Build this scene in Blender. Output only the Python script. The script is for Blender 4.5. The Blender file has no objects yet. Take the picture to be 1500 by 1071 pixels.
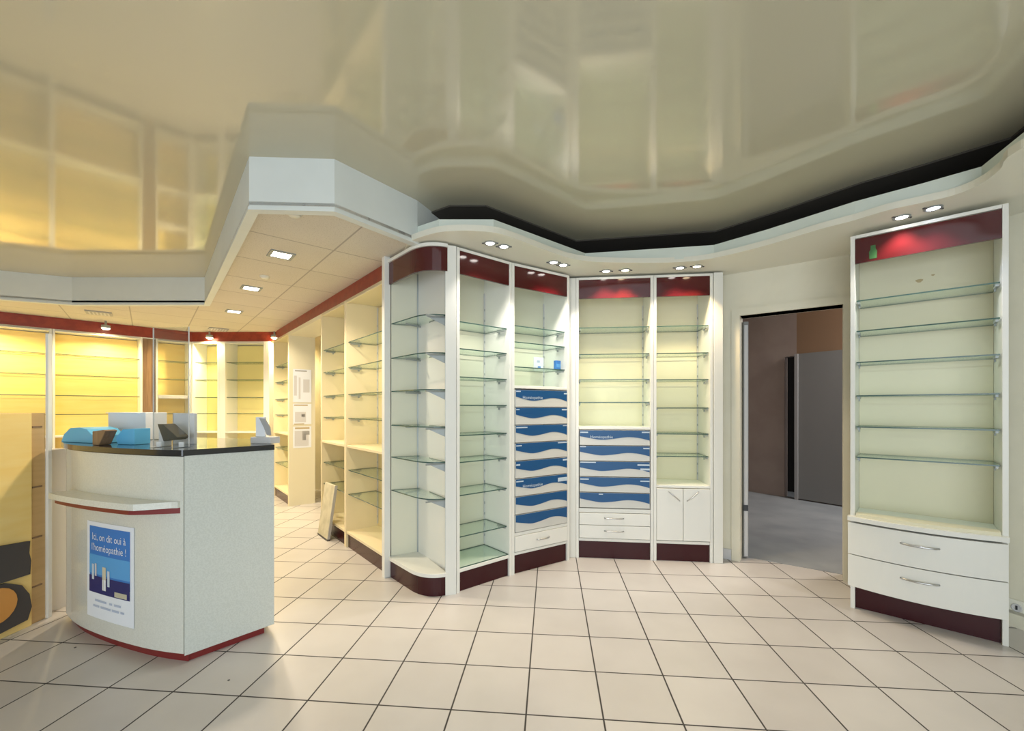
import bpy, bmesh, math, random
from mathutils import Vector, Matrix
random.seed(4)
PI = math.pi
SC = bpy.context.scene
COL = SC.collection

# ------------------------------------------------------------------ camera
CAM_H = 1.32
F_PX = 625.0
HZ = 598.0
cam_data = bpy.data.cameras.new('camera')
cam_data.sensor_width = 36.0
cam_data.lens = 36.0 * F_PX / 1500.0
cam_data.shift_y = (HZ - 535.5) / 1500.0
cam_data.clip_start = 0.05
cam = bpy.data.objects.new('camera', cam_data)
cam.location = (0, 0, CAM_H)
cam.rotation_euler = (PI / 2, 0, 0)
COL.objects.link(cam)
SC.camera = cam

# ------------------------------------------------------------------ materials
def new_mat(name):
    m = bpy.data.materials.new(name)
    m.use_nodes = True
    nt = m.node_tree
    return m, nt, nt.nodes['Principled BSDF']

def simple(name, col, rough=0.4, metal=0.0, coat=0.0, spec=0.5, ior=None):
    m, nt, b = new_mat(name)
    b.inputs['Base Color'].default_value = (*col, 1)
    b.inputs['Roughness'].default_value = rough
    b.inputs['Metallic'].default_value = metal
    b.inputs['Coat Weight'].default_value = coat
    b.inputs['Coat Roughness'].default_value = 0.05
    b.inputs['Specular IOR Level'].default_value = spec
    if ior: b.inputs['IOR'].default_value = ior
    return m

def speckled(name, ca, cb, scale, rough, lo=0.4, hi=0.6, bump=0.0, coat=0.0):
    m, nt, b = new_mat(name)
    tc = nt.nodes.new('ShaderNodeTexCoord')
    n = nt.nodes.new('ShaderNodeTexNoise'); n.inputs['Scale'].default_value = scale
    n.inputs['Detail'].default_value = 3
    r = nt.nodes.new('ShaderNodeValToRGB')
    r.color_ramp.elements[0].position = lo; r.color_ramp.elements[0].color = (*ca, 1)
    r.color_ramp.elements[1].position = hi; r.color_ramp.elements[1].color = (*cb, 1)
    nt.links.new(tc.outputs['Object'], n.inputs['Vector'])
    nt.links.new(n.outputs['Fac'], r.inputs['Fac'])
    nt.links.new(r.outputs['Color'], b.inputs['Base Color'])
    b.inputs['Roughness'].default_value = rough
    b.inputs['Coat Weight'].default_value = coat
    b.inputs['Coat Roughness'].default_value = 0.06
    if bump:
        bp = nt.nodes.new('ShaderNodeBump'); bp.inputs['Strength'].default_value = bump
        bp.inputs['Distance'].default_value = 0.003
        nt.links.new(n.outputs['Fac'], bp.inputs['Height'])
        nt.links.new(bp.outputs['Normal'], b.inputs['Normal'])
    return m

def emit(name, col, strength):
    m, nt, b = new_mat(name)
    b.inputs['Base Color'].default_value = (0.8, 0.8, 0.8, 1)
    b.inputs['Emission Color'].default_value = (*col, 1)
    b.inputs['Emission Strength'].default_value = strength
    return m

def clear_sheet(name, tint, gloss_ior=1.5, fac_boost=0.0):
    """thin clear pane: transmission through a tint plus a fresnel mirror"""
    m, nt, b = new_mat(name)
    nt.nodes.remove(b)
    out = [n for n in nt.nodes if n.type == 'OUTPUT_MATERIAL'][0]
    t = nt.nodes.new('ShaderNodeBsdfTransparent'); t.inputs['Color'].default_value = (*tint, 1)
    g = nt.nodes.new('ShaderNodeBsdfGlossy'); g.inputs['Roughness'].default_value = 0.02
    g.inputs['Color'].default_value = (0.9, 0.97, 0.94, 1)
    lw_ = nt.nodes.new('ShaderNodeLayerWeight'); lw_.inputs['Blend'].default_value = .5
    pw = nt.nodes.new('ShaderNodeMath'); pw.operation = 'POWER'; pw.inputs[1].default_value = 4
    nt.links.new(lw_.outputs['Facing'], pw.inputs[0])
    f = nt.nodes.new('ShaderNodeMath'); f.operation = 'MULTIPLY_ADD'; f.inputs[1].default_value = .6; f.inputs[2].default_value = .03
    nt.links.new(pw.outputs[0], f.inputs[0])
    mx = nt.nodes.new('ShaderNodeMixShader')
    if fac_boost:
        a = nt.nodes.new('ShaderNodeMath'); a.operation = 'ADD'; a.inputs[1].default_value = fac_boost
        a.use_clamp = True
        nt.links.new(f.outputs[0], a.inputs[0]); nt.links.new(a.outputs[0], mx.inputs[0])
    else:
        nt.links.new(f.outputs[0], mx.inputs[0])
    nt.links.new(t.outputs[0], mx.inputs[1]); nt.links.new(g.outputs[0], mx.inputs[2])
    nt.links.new(mx.outputs[0], out.inputs[0])
    return m

def wood(name, ca, cb, rough=0.4, axis='X', scale=6):
    m, nt, b = new_mat(name)
    tc = nt.nodes.new('ShaderNodeTexCoord')
    mp = nt.nodes.new('ShaderNodeMapping')
    mp.inputs['Scale'].default_value = (1, 1, 9) if axis == 'X' else (9, 9, 0.7)
    n = nt.nodes.new('ShaderNodeTexNoise'); n.inputs['Scale'].default_value = scale
    n.inputs['Detail'].default_value = 5
    r = nt.nodes.new('ShaderNodeValToRGB')
    r.color_ramp.elements[0].position = .3; r.color_ramp.elements[0].color = (*ca, 1)
    r.color_ramp.elements[1].position = .7; r.color_ramp.elements[1].color = (*cb, 1)
    nt.links.new(tc.outputs['Object'], mp.inputs[0]); nt.links.new(mp.outputs[0], n.inputs['Vector'])
    nt.links.new(n.outputs['Fac'], r.inputs['Fac']); nt.links.new(r.outputs['Color'], b.inputs['Base Color'])
    b.inputs['Roughness'].default_value = rough
    return m

def grid_floor(name, yaw, tile, tx, ty, half, base_a, base_b, grout, rough, coat=0.0, noise_scale=3.0, pits=None, bump=True):
    """square tiles laid in a rotated grid; grout lines are recessed"""
    m, nt, b = new_mat(name)
    N, L = nt.nodes.new, nt.links.new
    tc = N('ShaderNodeTexCoord')
    c, s = math.cos(yaw), math.sin(yaw)
    masks = []; cells = []
    for vec, off in (((c / tile, s / tile, 0), tx), ((-s / tile, c / tile, 0), ty)):
        d = N('ShaderNodeVectorMath'); d.operation = 'DOT_PRODUCT'; d.inputs[1].default_value = vec
        L(tc.outputs['Object'], d.inputs[0])
        a = N('ShaderNodeMath'); a.operation = 'SUBTRACT'; a.inputs[1].default_value = off
        L(d.outputs['Value'], a.inputs[0])
        r = N('ShaderNodeMath'); r.operation = 'ROUND'; L(a.outputs[0], r.inputs[0])
        q = N('ShaderNodeMath'); q.operation = 'SUBTRACT'; L(a.outputs[0], q.inputs[0]); L(r.outputs[0], q.inputs[1])
        ab = N('ShaderNodeMath'); ab.operation = 'ABSOLUTE'; L(q.outputs[0], ab.inputs[0])
        mr = N('ShaderNodeMapRange'); mr.inputs['From Min'].default_value = half / tile * 0.75
        mr.inputs['From Max'].default_value = half / tile * 1.25
        L(ab.outputs[0], mr.inputs['Value'])
        masks.append(mr)
        fl = N('ShaderNodeMath'); fl.operation = 'FLOOR'; L(a.outputs[0], fl.inputs[0]); cells.append(fl)
    mn = N('ShaderNodeMath'); mn.operation = 'MINIMUM'
    L(masks[0].outputs[0], mn.inputs[0]); L(masks[1].outputs[0], mn.inputs[1])
    cb = N('ShaderNodeCombineXYZ'); L(cells[0].outputs[0], cb.inputs[0]); L(cells[1].outputs[0], cb.inputs[1])
    wn = N('ShaderNodeTexWhiteNoise'); wn.noise_dimensions = '2D'; L(cb.outputs[0], wn.inputs['Vector'])
    n1 = N('ShaderNodeTexNoise'); n1.inputs['Scale'].default_value = noise_scale; n1.inputs['Detail'].default_value = 6
    L(tc.outputs['Object'], n1.inputs['Vector'])
    avg = N('ShaderNodeMath'); avg.operation = 'MULTIPLY_ADD'; avg.inputs[1].default_value = 0.35
    L(wn.outputs['Value'], avg.inputs[0]); L(n1.outputs['Fac'], avg.inputs[2])
    mr2 = N('ShaderNodeMapRange'); mr2.inputs['From Min'].default_value = .4; mr2.inputs['From Max'].default_value = .95
    L(avg.outputs[0], mr2.inputs['Value'])
    mc = N('ShaderNodeMix'); mc.data_type = 'RGBA'
    mc.inputs[6].default_value = (*base_a, 1); mc.inputs[7].default_value = (*base_b, 1)
    L(mr2.outputs[0], mc.inputs[0])
    last = mc.outputs[2]
    if pits:
        n2 = N('ShaderNodeTexNoise'); n2.inputs['Scale'].default_value = 140; n2.inputs['Detail'].default_value = 2
        L(tc.outputs['Object'], n2.inputs['Vector'])
        m3 = N('ShaderNodeMapRange'); m3.inputs['From Min'].default_value = .58; m3.inputs['From Max'].default_value = .68
        L(n2.outputs['Fac'], m3.inputs['Value'])
        mp = N('ShaderNodeMix'); mp.data_type = 'RGBA'; mp.inputs[7].default_value = (*pits, 1)
        L(m3.outputs[0], mp.inputs[0]); L(last, mp.inputs[6]); last = mp.outputs[2]
    mg = N('ShaderNodeMix'); mg.data_type = 'RGBA'; mg.inputs[6].default_value = (*grout, 1)
    L(mn.outputs[0], mg.inputs[0]); L(last, mg.inputs[7])
    L(mg.outputs[2], b.inputs['Base Color'])
    rr = N('ShaderNodeMapRange'); rr.inputs['To Min'].default_value = 0.9; rr.inputs['To Max'].default_value = rough
    L(mn.outputs[0], rr.inputs['Value']); L(rr.outputs[0], b.inputs['Roughness'])
    if bump:
        bp = N('ShaderNodeBump'); bp.inputs['Strength'].default_value = .5; bp.inputs['Distance'].default_value = .002
        L(mn.outputs[0], bp.inputs['Height']); L(bp.outputs['Normal'], b.inputs['Normal'])
    b.inputs['Coat Weight'].default_value = coat
    return m

M = {}
M['white'] = simple('white_laminate', (.80, .80, .755), .32)
M['cream'] = simple('cream_laminate', (.76, .715, .53), .38)
M['pale'] = simple('pale_green_laminate', (.71, .705, .575), .38)
M['warmcream'] = simple('warm_cream_laminate', (.83, .69, .38), .4)
M['rowpanel'] = simple('cream_row_laminate', (.80, .70, .47), .38)
M['yellow'] = wood('yellow_beech_laminate', (.89, .64, .22), (.92, .71, .29), .35, 'X', 2)
M['paleyellow'] = simple('pale_yellow_laminate', (.90, .77, .33), .38)
M['red'] = simple('dark_red_lacquer', (.068, .0045, .006), .12, coat=.15)
M['redmatt'] = speckled('rust_red_fascia', (.24, .028, .015), (.30, .04, .02), 14, .38)
M['plinth'] = simple('maroon_plinth', (.042, .004, .007), .25, coat=0, spec=.35)
M['counter'] = speckled('speckled_grey_laminate', (.56, .60, .57), (.62, .66, .63), 130, .3, .40, .60, coat=.25)
M['counterfront'] = speckled('speckled_cream_laminate', (.65, .66, .60), (.70, .71, .65), 130, .25, .40, .60, coat=.4)
M['counterred'] = simple('counter_red_trim', (.20, .02, .02), .35)
M['black'] = simple('black_gloss', (.012, .014, .02), .12, coat=.5)
M['charcoal'] = simple('charcoal_plastic', (.03, .033, .04), .4)
M['metal'] = simple('brushed_steel', (.55, .55, .55), .28, metal=1)
M['darkmetal'] = simple('dark_steel', (.18, .18, .19), .4, metal=.8)
M['alu'] = simple('grey_aluminium', (.34, .37, .37), .45, metal=.4)
M['glass'] = clear_sheet('shelf_glass', (.93, .968, .95))
M['edge'] = simple('glass_cut_edge', (.045, .10, .085), .15)
M['acrylic'] = clear_sheet('acrylic_sheet', (.93, .94, .95), 1.5, .08)
M['acrylicedge'] = simple('acrylic_cut_edge', (.75, .78, .8), .2)
M['blue'] = simple('royal_blue_print', (.002, .075, .225), .4)
M['flap'] = simple('pale_grey_flap', (.62, .62, .59), .35)
M['print'] = simple('white_print', (.55, .65, .75), .4)
M['wall'] = speckled('cream_wall_paint', (.74, .71, .58), (.77, .74, .61), 5, .6)
M['plaster'] = speckled('pale_green_plaster', (.66, .72, .66), (.69, .75, .69), 4, .6)
M['cornice'] = simple('cornice_board', (.78, .76, .66), .4)
M['soffit'] = speckled('soffit_paint', (.70, .74, .72), (.72, .76, .74), 4, .55)
M['brown'] = speckled('pinkish_brown_plaster', (.34, .27, .235), (.37, .30, .26), 3, .8)
M['orangebrown'] = simple('orange_brown_paint', (.27, .165, .095), .8)
M['greydoor'] = simple('grey_door_paint', (.25, .252, .245), .5)
M['concrete'] = speckled('blue_grey_concrete', (.25, .27, .285), (.32, .34, .35), 2.5, .5, .35, .65)
M['dark'] = simple('unlit_gap_shade', (.02, .019, .018), .9)
M['cove'] = simple('dark_cove_shade', (.07, .062, .05), .9)  # shade of the cove put into the colour
M['paper'] = simple('white_paper', (.80, .84, .90), .6)
M['paperblue'] = simple('poster_blue', (.045, .20, .58), .5)
M['papersky'] = simple('poster_light_blue', (.10, .36, .72), .5)
M['navy'] = simple('poster_navy', (.018, .022, .14), .5)
M['ink'] = simple('grey_blue_ink', (.45, .52, .66), .6)
M['ivory'] = simple('ivory_plastic', (.80, .79, .70), .4)
M['grey'] = simple('mid_grey', (.38, .38, .38), .5)
M['palegrey'] = simple('pale_grey_paper', (.62, .62, .63), .6)
M['skyblue'] = simple('sky_blue_wrap', (.13, .50, .82), .4)
M['woodbrown'] = wood('brown_gap_shade', (.20, .12, .065), (.30, .19, .11), .4, 'Z', 5)
M['tan'] = wood('tan_wood', (.58, .38, .17), (.64, .43, .20), .45, 'X', 4)
M['board'] = speckled('worn_cream_board', (.52, .49, .36), (.64, .60, .46), 9, .6)
M['green'] = simple('painted_green_reflection', (.035, .13, .035), .4)
M['ochre'] = simple('ochre_residue', (.50, .40, .22), .7)
M['orange'] = simple('orange_tan_plastic', (.75, .34, .08), .4)
M['darkgrey'] = simple('dark_grey_fabric', (.075, .066, .063), .8)
M['grit'] = simple('grit', (.12, .11, .10), .9)
M['lampwarm'] = emit('lamp_warm', (1, .80, .50), 14)
M['lampneutral'] = emit('lamp_neutral', (1, .93, .86), 14)
M['lampcool'] = emit('lamp_cool', (.80, .84, 1), 14)
M['floor'] = grid_floor('beige_floor_tile', -0.0899, 0.329, -0.3178, 9.5801, .0037,
                        (.53, .50, .48), (.60, .57, .55), (.05, .045, .042), .30, 0.0)
M['tileceil'] = grid_floor('mineral_ceiling_tile', 0.7072, 0.61, 0, 0, .006,
                           (.66, .61, .53), (.70, .65, .57), (.42, .38, .33), .9, pits=(.50, .45, .38), bump=False)
# stretch ceiling film: cream body with a lacquered skin
m, nt, b = new_mat('cream_stretch_film')
b.inputs['Base Color'].default_value = (.54, .513, .385, 1)
b.inputs['Roughness'].default_value = .5
b.inputs['Coat Weight'].default_value = 1.0
b.inputs['Coat IOR'].default_value = 1.7
b.inputs['Coat Roughness'].default_value = .075
b.inputs['Specular IOR Level'].default_value = 0.0
M['film'] = m

# ------------------------------------------------------------------ mesh helpers
class MB:
    """collects shapes into one bmesh; several materials allowed"""
    def __init__(self):
        self.bm = bmesh.new(); self.mats = []
    def mi(self, mat):
        if mat not in self.mats: self.mats.append(mat)
        return self.mats.index(mat)
    def face(self, pts, mat):
        f = self.bm.faces.new([self.bm.verts.new(p) for p in pts]); f.material_index = self.mi(mat); return f
    def box(self, x0, x1, y0, y1, z0, z1, mat, bevel=0.0):
        vs = [self.bm.verts.new(p) for p in ((x0, y0, z0), (x1, y0, z0), (x1, y1, z0), (x0, y1, z0),
                                             (x0, y0, z1), (x1, y0, z1), (x1, y1, z1), (x0, y1, z1))]
        fs = [self.bm.faces.new([vs[i] for i in q]) for q in ((3, 2, 1, 0), (4, 5, 6, 7), (0, 1, 5, 4), (1, 2, 6, 5), (2, 3, 7, 6), (3, 0, 4, 7))]
        k = self.mi(mat)
        for f in fs: f.material_index = k
        if bevel:
            es = list({e for f in fs for e in f.edges})
            r = bmesh.ops.bevel(self.bm, geom=es, offset=bevel, segments=2, profile=.5, affect='EDGES')
            for f in r['faces']: f.material_index = k
        return fs
    def prism(self, poly, z0, z1, mat, side=None):
        """poly: list of (x, y), any winding; side: material of the rim"""
        a = sum(poly[i][0] * poly[(i + 1) % len(poly)][1] - poly[(i + 1) % len(poly)][0] * poly[i][1] for i in range(len(poly)))
        if a < 0: poly = poly[::-1]
        lo = [self.bm.verts.new((p[0], p[1], z0)) for p in poly]
        hi = [self.bm.verts.new((p[0], p[1], z1)) for p in poly]
        k, ks = self.mi(mat), self.mi(side or mat)
        f = self.bm.faces.new(lo[::-1]); f.material_index = k
        f = self.bm.faces.new(hi); f.material_index = k
        for i in range(len(poly)):
            j = (i + 1) % len(poly)
            f = self.bm.faces.new((lo[i], lo[j], hi[j], hi[i])); f.material_index = ks
    def ribbon(self, pts, z0, z1, th, mat, inward):
        """wall of thickness th that follows a polyline; inward(p, i) is the 2D unit offset"""
        n = len(pts)
        off = [(pts[i][0] + inward[i][0] * th, pts[i][1] + inward[i][1] * th) for i in range(n)]
        self.prism(list(pts) + off[::-1], z0, z1, mat)
    def tube(self, pts, r, mat, n=8):
        pts = [Vector(p) for p in pts]; rings = []
        for i, p in enumerate(pts):
            d = (pts[min(i + 1, len(pts) - 1)] - pts[max(i - 1, 0)]).normalized()
            up = Vector((0, 0, 1)) if abs(d.z) < .9 else Vector((1, 0, 0))
            a = d.cross(up).normalized(); b_ = d.cross(a).normalized()
            rings.append([self.bm.verts.new(p + a * (r * math.cos(2 * PI * k / n)) + b_ * (r * math.sin(2 * PI * k / n))) for k in range(n)])
        k = self.mi(mat)
        for i in range(len(rings) - 1):
            for j in range(n):
                f = self.bm.faces.new((rings[i][j], rings[i][(j + 1) % n], rings[i + 1][(j + 1) % n], rings[i + 1][j])); f.material_index = k; f.smooth = True
        for rg, s in ((rings[0], 1), (rings[-1], -1)):
            f = self.bm.faces.new(rg[::s]); f.material_index = k
    def lathe(self, prof, mat, n=24, cx=0, cy=0, caps=True):
        rings = [[self.bm.verts.new((cx + r * math.cos(2 * PI * k / n), cy + r * math.sin(2 * PI * k / n), z)) for k in range(n)] for r, z in prof]
        k = self.mi(mat)
        for i in range(len(rings) - 1):
            for j in range(n):
                f = self.bm.faces.new((rings[i][j], rings[i][(j + 1) % n], rings[i + 1][(j + 1) % n], rings[i + 1][j])); f.material_index = k; f.smooth = True
        for rg in (rings[0], rings[-1]) if caps else ():
            f = self.bm.faces.new(rg); f.material_index = k
    def build(self, name, parent=None, loc=None, rz=0.0, smooth=False):
        bmesh.ops.recalc_face_normals(self.bm, faces=self.bm.faces)
        me = bpy.data.meshes.new(name); self.bm.to_mesh(me); self.bm.free()
        for mt in self.mats: me.materials.append(M[mt])
        if smooth:
            for p in me.polygons: p.use_smooth = True
        o = bpy.data.objects.new(name, me); COL.objects.link(o)
        if parent: o.parent = parent
        if loc: o.location = loc
        if rz: o.rotation_euler = (0, 0, rz)
        return o

def tag(o, label, cat, group=None):
    o['label'] = label; o['category'] = cat
    if group: o['group'] = group
    return o

def thing(name, label, cat, loc=(0, 0, 0), rz=0.0, group=None):
    o = bpy.data.objects.new(name, None); o.empty_display_size = .1; COL.objects.link(o)
    o.location = loc; o.rotation_euler = (0, 0, rz)
    return tag(o, label, cat, group)

def struct(mb, name):
    o = mb.build(name); o['kind'] = 'structure'; return o

def box1(name, parent, x0, x1, y0, y1, z0, z1, mat, bevel=0.0):
    mb = MB(); mb.box(x0, x1, y0, y1, z0, z1, mat, bevel); return mb.build(name, parent)

def text_polys(txt, size):
    """vertices and faces of a piece of lettering, centred on x, baseline at 0"""
    cu = bpy.data.curves.new('lettering', 'FONT'); cu.body = txt; cu.size = size; cu.align_x = 'CENTER'
    cu.resolution_u = 2
    ob = bpy.data.objects.new('lettering', cu); COL.objects.link(ob)
    dg = bpy.context.evaluated_depsgraph_get()
    me = bpy.data.meshes.new_from_object(ob.evaluated_get(dg))
    vs = [v.co.copy() for v in me.vertices]; fs = [list(p.vertices) for p in me.polygons]
    bpy.data.objects.remove(ob); bpy.data.curves.remove(cu); bpy.data.meshes.remove(me)
    return vs, fs

def add_text(mb, txt, size, mat, fn, squeeze=1.0):
    vs, fs = text_polys(txt, size)
    bv = [mb.bm.verts.new(fn(v.x * squeeze, v.y)) for v in vs]
    k = mb.mi(mat)
    for f in fs:
        try:
            q = mb.bm.faces.new([bv[i] for i in f]); q.material_index = k
        except ValueError: pass

def catmull(pts, n=8):
    out = []
    P = [pts[0]] + list(pts) + [pts[-1]]
    for i in range(1, len(P) - 2):
        p0, p1, p2, p3 = P[i - 1], P[i], P[i + 1], P[i + 2]
        for k in range(n):
            t = k / n
            out.append(tuple(.5 * (2 * p1[c] + (p2[c] - p0[c]) * t + (2 * p0[c] - 5 * p1[c] + 4 * p2[c] - p3[c]) * t * t + (3 * p1[c] - p0[c] - 3 * p2[c] + p3[c]) * t ** 3) for c in range(len(p1))))
    out.append(tuple(pts[-1]))
    return out

def at_floor(px, py):
    Y = CAM_H * F_PX / (py - HZ); return ((px - 750) / F_PX * Y, Y)
def at_height(px, py, z):
    Y = (z - CAM_H) * F_PX / (HZ - py); return ((px - 750) / F_PX * Y, Y)

CEIL = 2.78
LOW = 2.50

# ------------------------------------------------------------------ setting: floor and ceilings
mb = MB(); mb.box(-9, 4.0, -2.8, 8.6, -.1, 0, 'floor')
floor = struct(mb, 'floor')
mb = MB(); mb.box(-9, 4.0, -2.8, 8.6, CEIL, CEIL + .08, 'film')
struct(mb, 'ceiling')

# lowered tiled ceiling behind the soffit
soff = [(-8.4, 3.15), (-5.43, 4.52), (-4.91, 4.76), (-3.43, 4.76), (-1.525, 2.475), (-1.04, 2.50), (-.665, 3.00), (-.50, 3.40)]
back = [(-.3, 4.6), (-1.6, 5.6), (-3.3, 7.4), (-6.0, 7.8), (-8.8, 5.2)]
mb = MB(); mb.prism(soff + back, LOW, LOW + .02, 'tileceil')
o = struct(mb, 'ceiling_lowered')
# its tile grid starts where the photographed joints cross
nt = M['tileceil'].node_tree
gx, gy = -1.333, 3.193
cy_, sy_ = math.cos(.7072), math.sin(.7072)
subs = [n for n in nt.nodes if n.type == 'MATH' and n.operation == 'SUBTRACT' and not n.inputs[1].is_linked]
subs[0].inputs[1].default_value = (cy_ * gx + sy_ * gy) / .61
subs[1].inputs[1].default_value = (-sy_ * gx + cy_ * gy) / .61

def poly_normals(pts, sign=1):
    out = []
    for i in range(len(pts)):
        a = Vector(pts[max(i - 1, 0)]); b_ = Vector(pts[min(i + 1, len(pts) - 1)])
        d = (b_ - a).normalized(); out.append((-d.y * sign, d.x * sign))
    return out

def mitred(pts, th):
    """offset a polyline to its left by th with mitred corners"""
    out = []
    for i in range(len(pts)):
        p = Vector(pts[i])
        ds = []
        if i > 0: ds.append((p - Vector(pts[i - 1])).normalized())
        if i < len(pts) - 1: ds.append((Vector(pts[i + 1]) - p).normalized())
        ns = [Vector((-d.y, d.x)) for d in ds]
        n = sum(ns, Vector((0, 0))).normalized()
        k = th / max(.35, n.dot(ns[0]))
        out.append((p.x + n.x * k, p.y + n.y * k))
    return out

mb = MB(); mb.prism(soff + mitred(soff, .04)[::-1], LOW - .015, CEIL, 'soffit')
struct(mb, 'trim_1')
# thin shadow bead under the soffit
mb = MB(); mb.prism(mitred(soff, -.006) + mitred(soff, .05)[::-1], LOW - .03, LOW - .012, 'soffit')
struct(mb, 'trim_2')

# ------------------------------------------------------------------ key plan points
A = Vector((-.978, 3.34)); B = Vector((-.424, 3.011)); C = Vector((0.0, 3.367)); B1 = B + Vector((.766, .643)) * .042; Fp = Vector((.50, 3.70))
F2 = Vector((.565, 3.765)); G = Vector((1.225, 3.69)); H = G + Vector((.66, -.075)).normalized() * .493
ROW = Vector((-.645, .764)); ROWN = Vector((.764, .645))
I = Vector((-.752, 3.46))

# ------------------------------------------------------------------ shelving units
def glass_shelf(par, poly, z, brackets, th=.008):
    mb = MB(); mb.prism(poly, z - th, z, 'glass', 'edge')
    s = mb.build('glass_shelf', par)
    for (x, y, dx) in brackets:
        b_ = MB(); b_.box(x - .006, x + .006, y - .05, y + .05, z - th - .014, z - th - .001, 'alu')
        b_.box(x - .004 + dx, x + .004 + dx, y + .02, y + .035, z - th - .03, z - th - .001, 'alu')
        b_.build('shelf_bracket', s)
    return s

def bow_handle(par, p, q, out, r=.0055, mat='metal'):
    """arched pull between p and q, bowing towards -y by out"""
    p, q = Vector(p), Vector(q)
    pts = []
    for k in range(13):
        t = k / 12
        v = p.lerp(q, t); v.y -= out * math.sin(PI * t) ** .6
        pts.append(v)
    mb = MB(); mb.tube(pts, r, mat)
    return mb.build('handle', par)

def wave_drawer(par, w, z0, z1, y0, ph=0.0, word=None, tabs=()):
    """pale tilt-out front printed with a blue wave; x from -w/2"""
    mb = MB(); g = .003
    mb.box(.006, w - .006, y0, y0 + .02, z0 + g, z1 - g, 'flap', .0015)
    n = 28; h = z1 - z0 - 2 * g
    knots = [(0, .40), (.15, .53), (.31, .63), (.48, .57), (.68, .45), (.85, .50), (1, .66)]
    cv = catmull(knots, 4)
    top = z1 - g - .001; y = y0 - .0012
    for i in range(len(cv) - 1):
        xa, xb = .008 + (w - .016) * cv[i][0], .008 + (w - .016) * cv[i + 1][0]
        mb.face([(xa, y, top - h * cv[i][1]), (xb, y, top - h * cv[i + 1][1]), (xb, y, top), (xa, y, top)], 'blue')
    for (xa, xb, za, zb) in tabs:
        mb.face([(w * xa, y - .001, top - h * zb), (w * xb, y - .001, top - h * zb), (w * xb, y - .001, top - h * za), (w * xa, y - .001, top - h * za)], 'print')
    if word:
        cx, cz = w * .32, top - h * .53
        add_text(mb, word, h * .27, 'print', lambda x, t: (cx + x, y - .001, cz + t), 1.0)
    return mb.build('drawer', par)

def unit(name, label, P, Q, depth, shelves, back='pale', height=2.47, fascia=(2.285, 2.45), rail=None, plinth=.14, board=.165,
         cat='shelf', group=None, post=.024, setback=.02, standards=True, base_glass=False, mid=None, brk=True, panel='white', low_back=None, redmat='red', shelf_from=.03):
    P, Q = Vector(P), Vector(Q); d = Q - P; w = d.length - .002; rz = math.atan2(d.y, d.x)
    t = thing(name, label, cat, (P.x, P.y, 0), rz, group)
    for x0 in (0, w - post):
        box1('side_panel', t, x0, x0 + post, 0, depth, 0, height, panel, .0015)
    box1('back_panel', t, post + .001, w - post - .001, depth - .016, depth - .001, board, height - .03, back)
    box1('top_board', t, post + .001, w - post - .001, .0, depth - .017, height - .02, height, panel)
    if fascia:
        box1('fascia', t, post + .001, w - post - .001, .004, .02, fascia[0], fascia[1], redmat)
    if rail:
        box1('top_rail', t, post + .001, w - post - .001, .0, .03, rail[0], rail[1], panel, .002)
    if plinth:
        box1('plinth', t, post + .001, w - post - .001, setback, setback + .018, 0, plinth, 'plinth')
    box1('base_board', t, post + .001, w - post - .001, .004, depth - .017, (plinth or 0) + .001, board, panel, .002)
    if mid:
        box1('middle_board', t, post + .001, w - post - .001, .004, depth - .017, mid - .022, mid, panel, .002)
    if standards:
        for x in (post + .0015, w - post - .0085):
            mb = MB(); mb.box(x, x + .007, depth - .028, depth - .0175, board + .02, (fascia or rail)[0] if (fascia or rail) else height - .1, 'palegrey')
            for k in range(22):
                zz = board + .08 + k * .09
                if zz < 2.2: mb.box(x - .0005, x + .0075, depth - .029, depth - .028, zz, zz + .02, 'alu')
            mb.build('shelf_standard', t)
    for z in shelves:
        poly = [(post + .004, shelf_from), (w - post - .004, shelf_from), (w - post - .004, depth - .04), (post + .004, depth - .04)]
        br = [(post + .012, .09, 0), (w - post - .012, .09, 0)] if brk else []
        glass_shelf(t, poly, z, br)
    if base_glass:
        mb = MB(); mb.prism([(post + .004, .012), (w - post - .004, .012), (w - post - .004, depth - .02), (post + .004, depth - .02)], board + .001, board + .009, 'glass', 'edge')
        mb.build('glass_base_sheet', t)
    return t, w

# unit beside the rounded corner
u1, w1 = unit('display_shelf', 'display bay of glass shelves down to a glass base, next to the rounded corner display',
              B1, C, .35, [1.95, 1.755, 1.55, 1.345, 1.125, .93, .69, .39], base_glass=True, group='display bays along the cornice')

# bay with eight blue wave drawers
u2, w2 = unit('display_shelf', 'display bay with eight blue wave drawers below three glass shelves',
              C, Fp, .35, [1.985, 1.855, 1.655], plinth=.15, board=.172, group='display bays along the cornice', mid=1.50)
zt = 1.47
tabs2 = [((.02, .10, .06, .12), (.92, .99, .12, .2)), ((.02, .08, .08, .14), (.88, .99, .08, .16)), ((.02, .22, .08, .15), (.9, .99, .06, .1)),
         ((.02, .12, .1, .17), (.8, .99, .06, .12)), ((.02, .09, .16, .25), (.9, .99, .08, .18)), ((.02, .15, .1, .17), (.80, .99, .18, .42)), (), ()]
zs2 = [1.47 - .1425 * k for k in range(9)]
for k in range(8):
    d = wave_drawer(u2, w2 - .05, zs2[k + 1], zs2[k], -.004, word='Homéopathie' if k in (0, 5) else None, tabs=tabs2[k])
    d.location.x = .025
dr = box1('bottom_drawer', u2, .028, w2 - .028, -.004, .016, .178, .300, 'white', .002)
bow_handle(dr, (w2 * .40, -.005, .245), (w2 * .62, -.005, .245), .022)
box1('divider_rail', u2, .026, w2 - .026, .002, .02, .303, .328, 'white')

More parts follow.
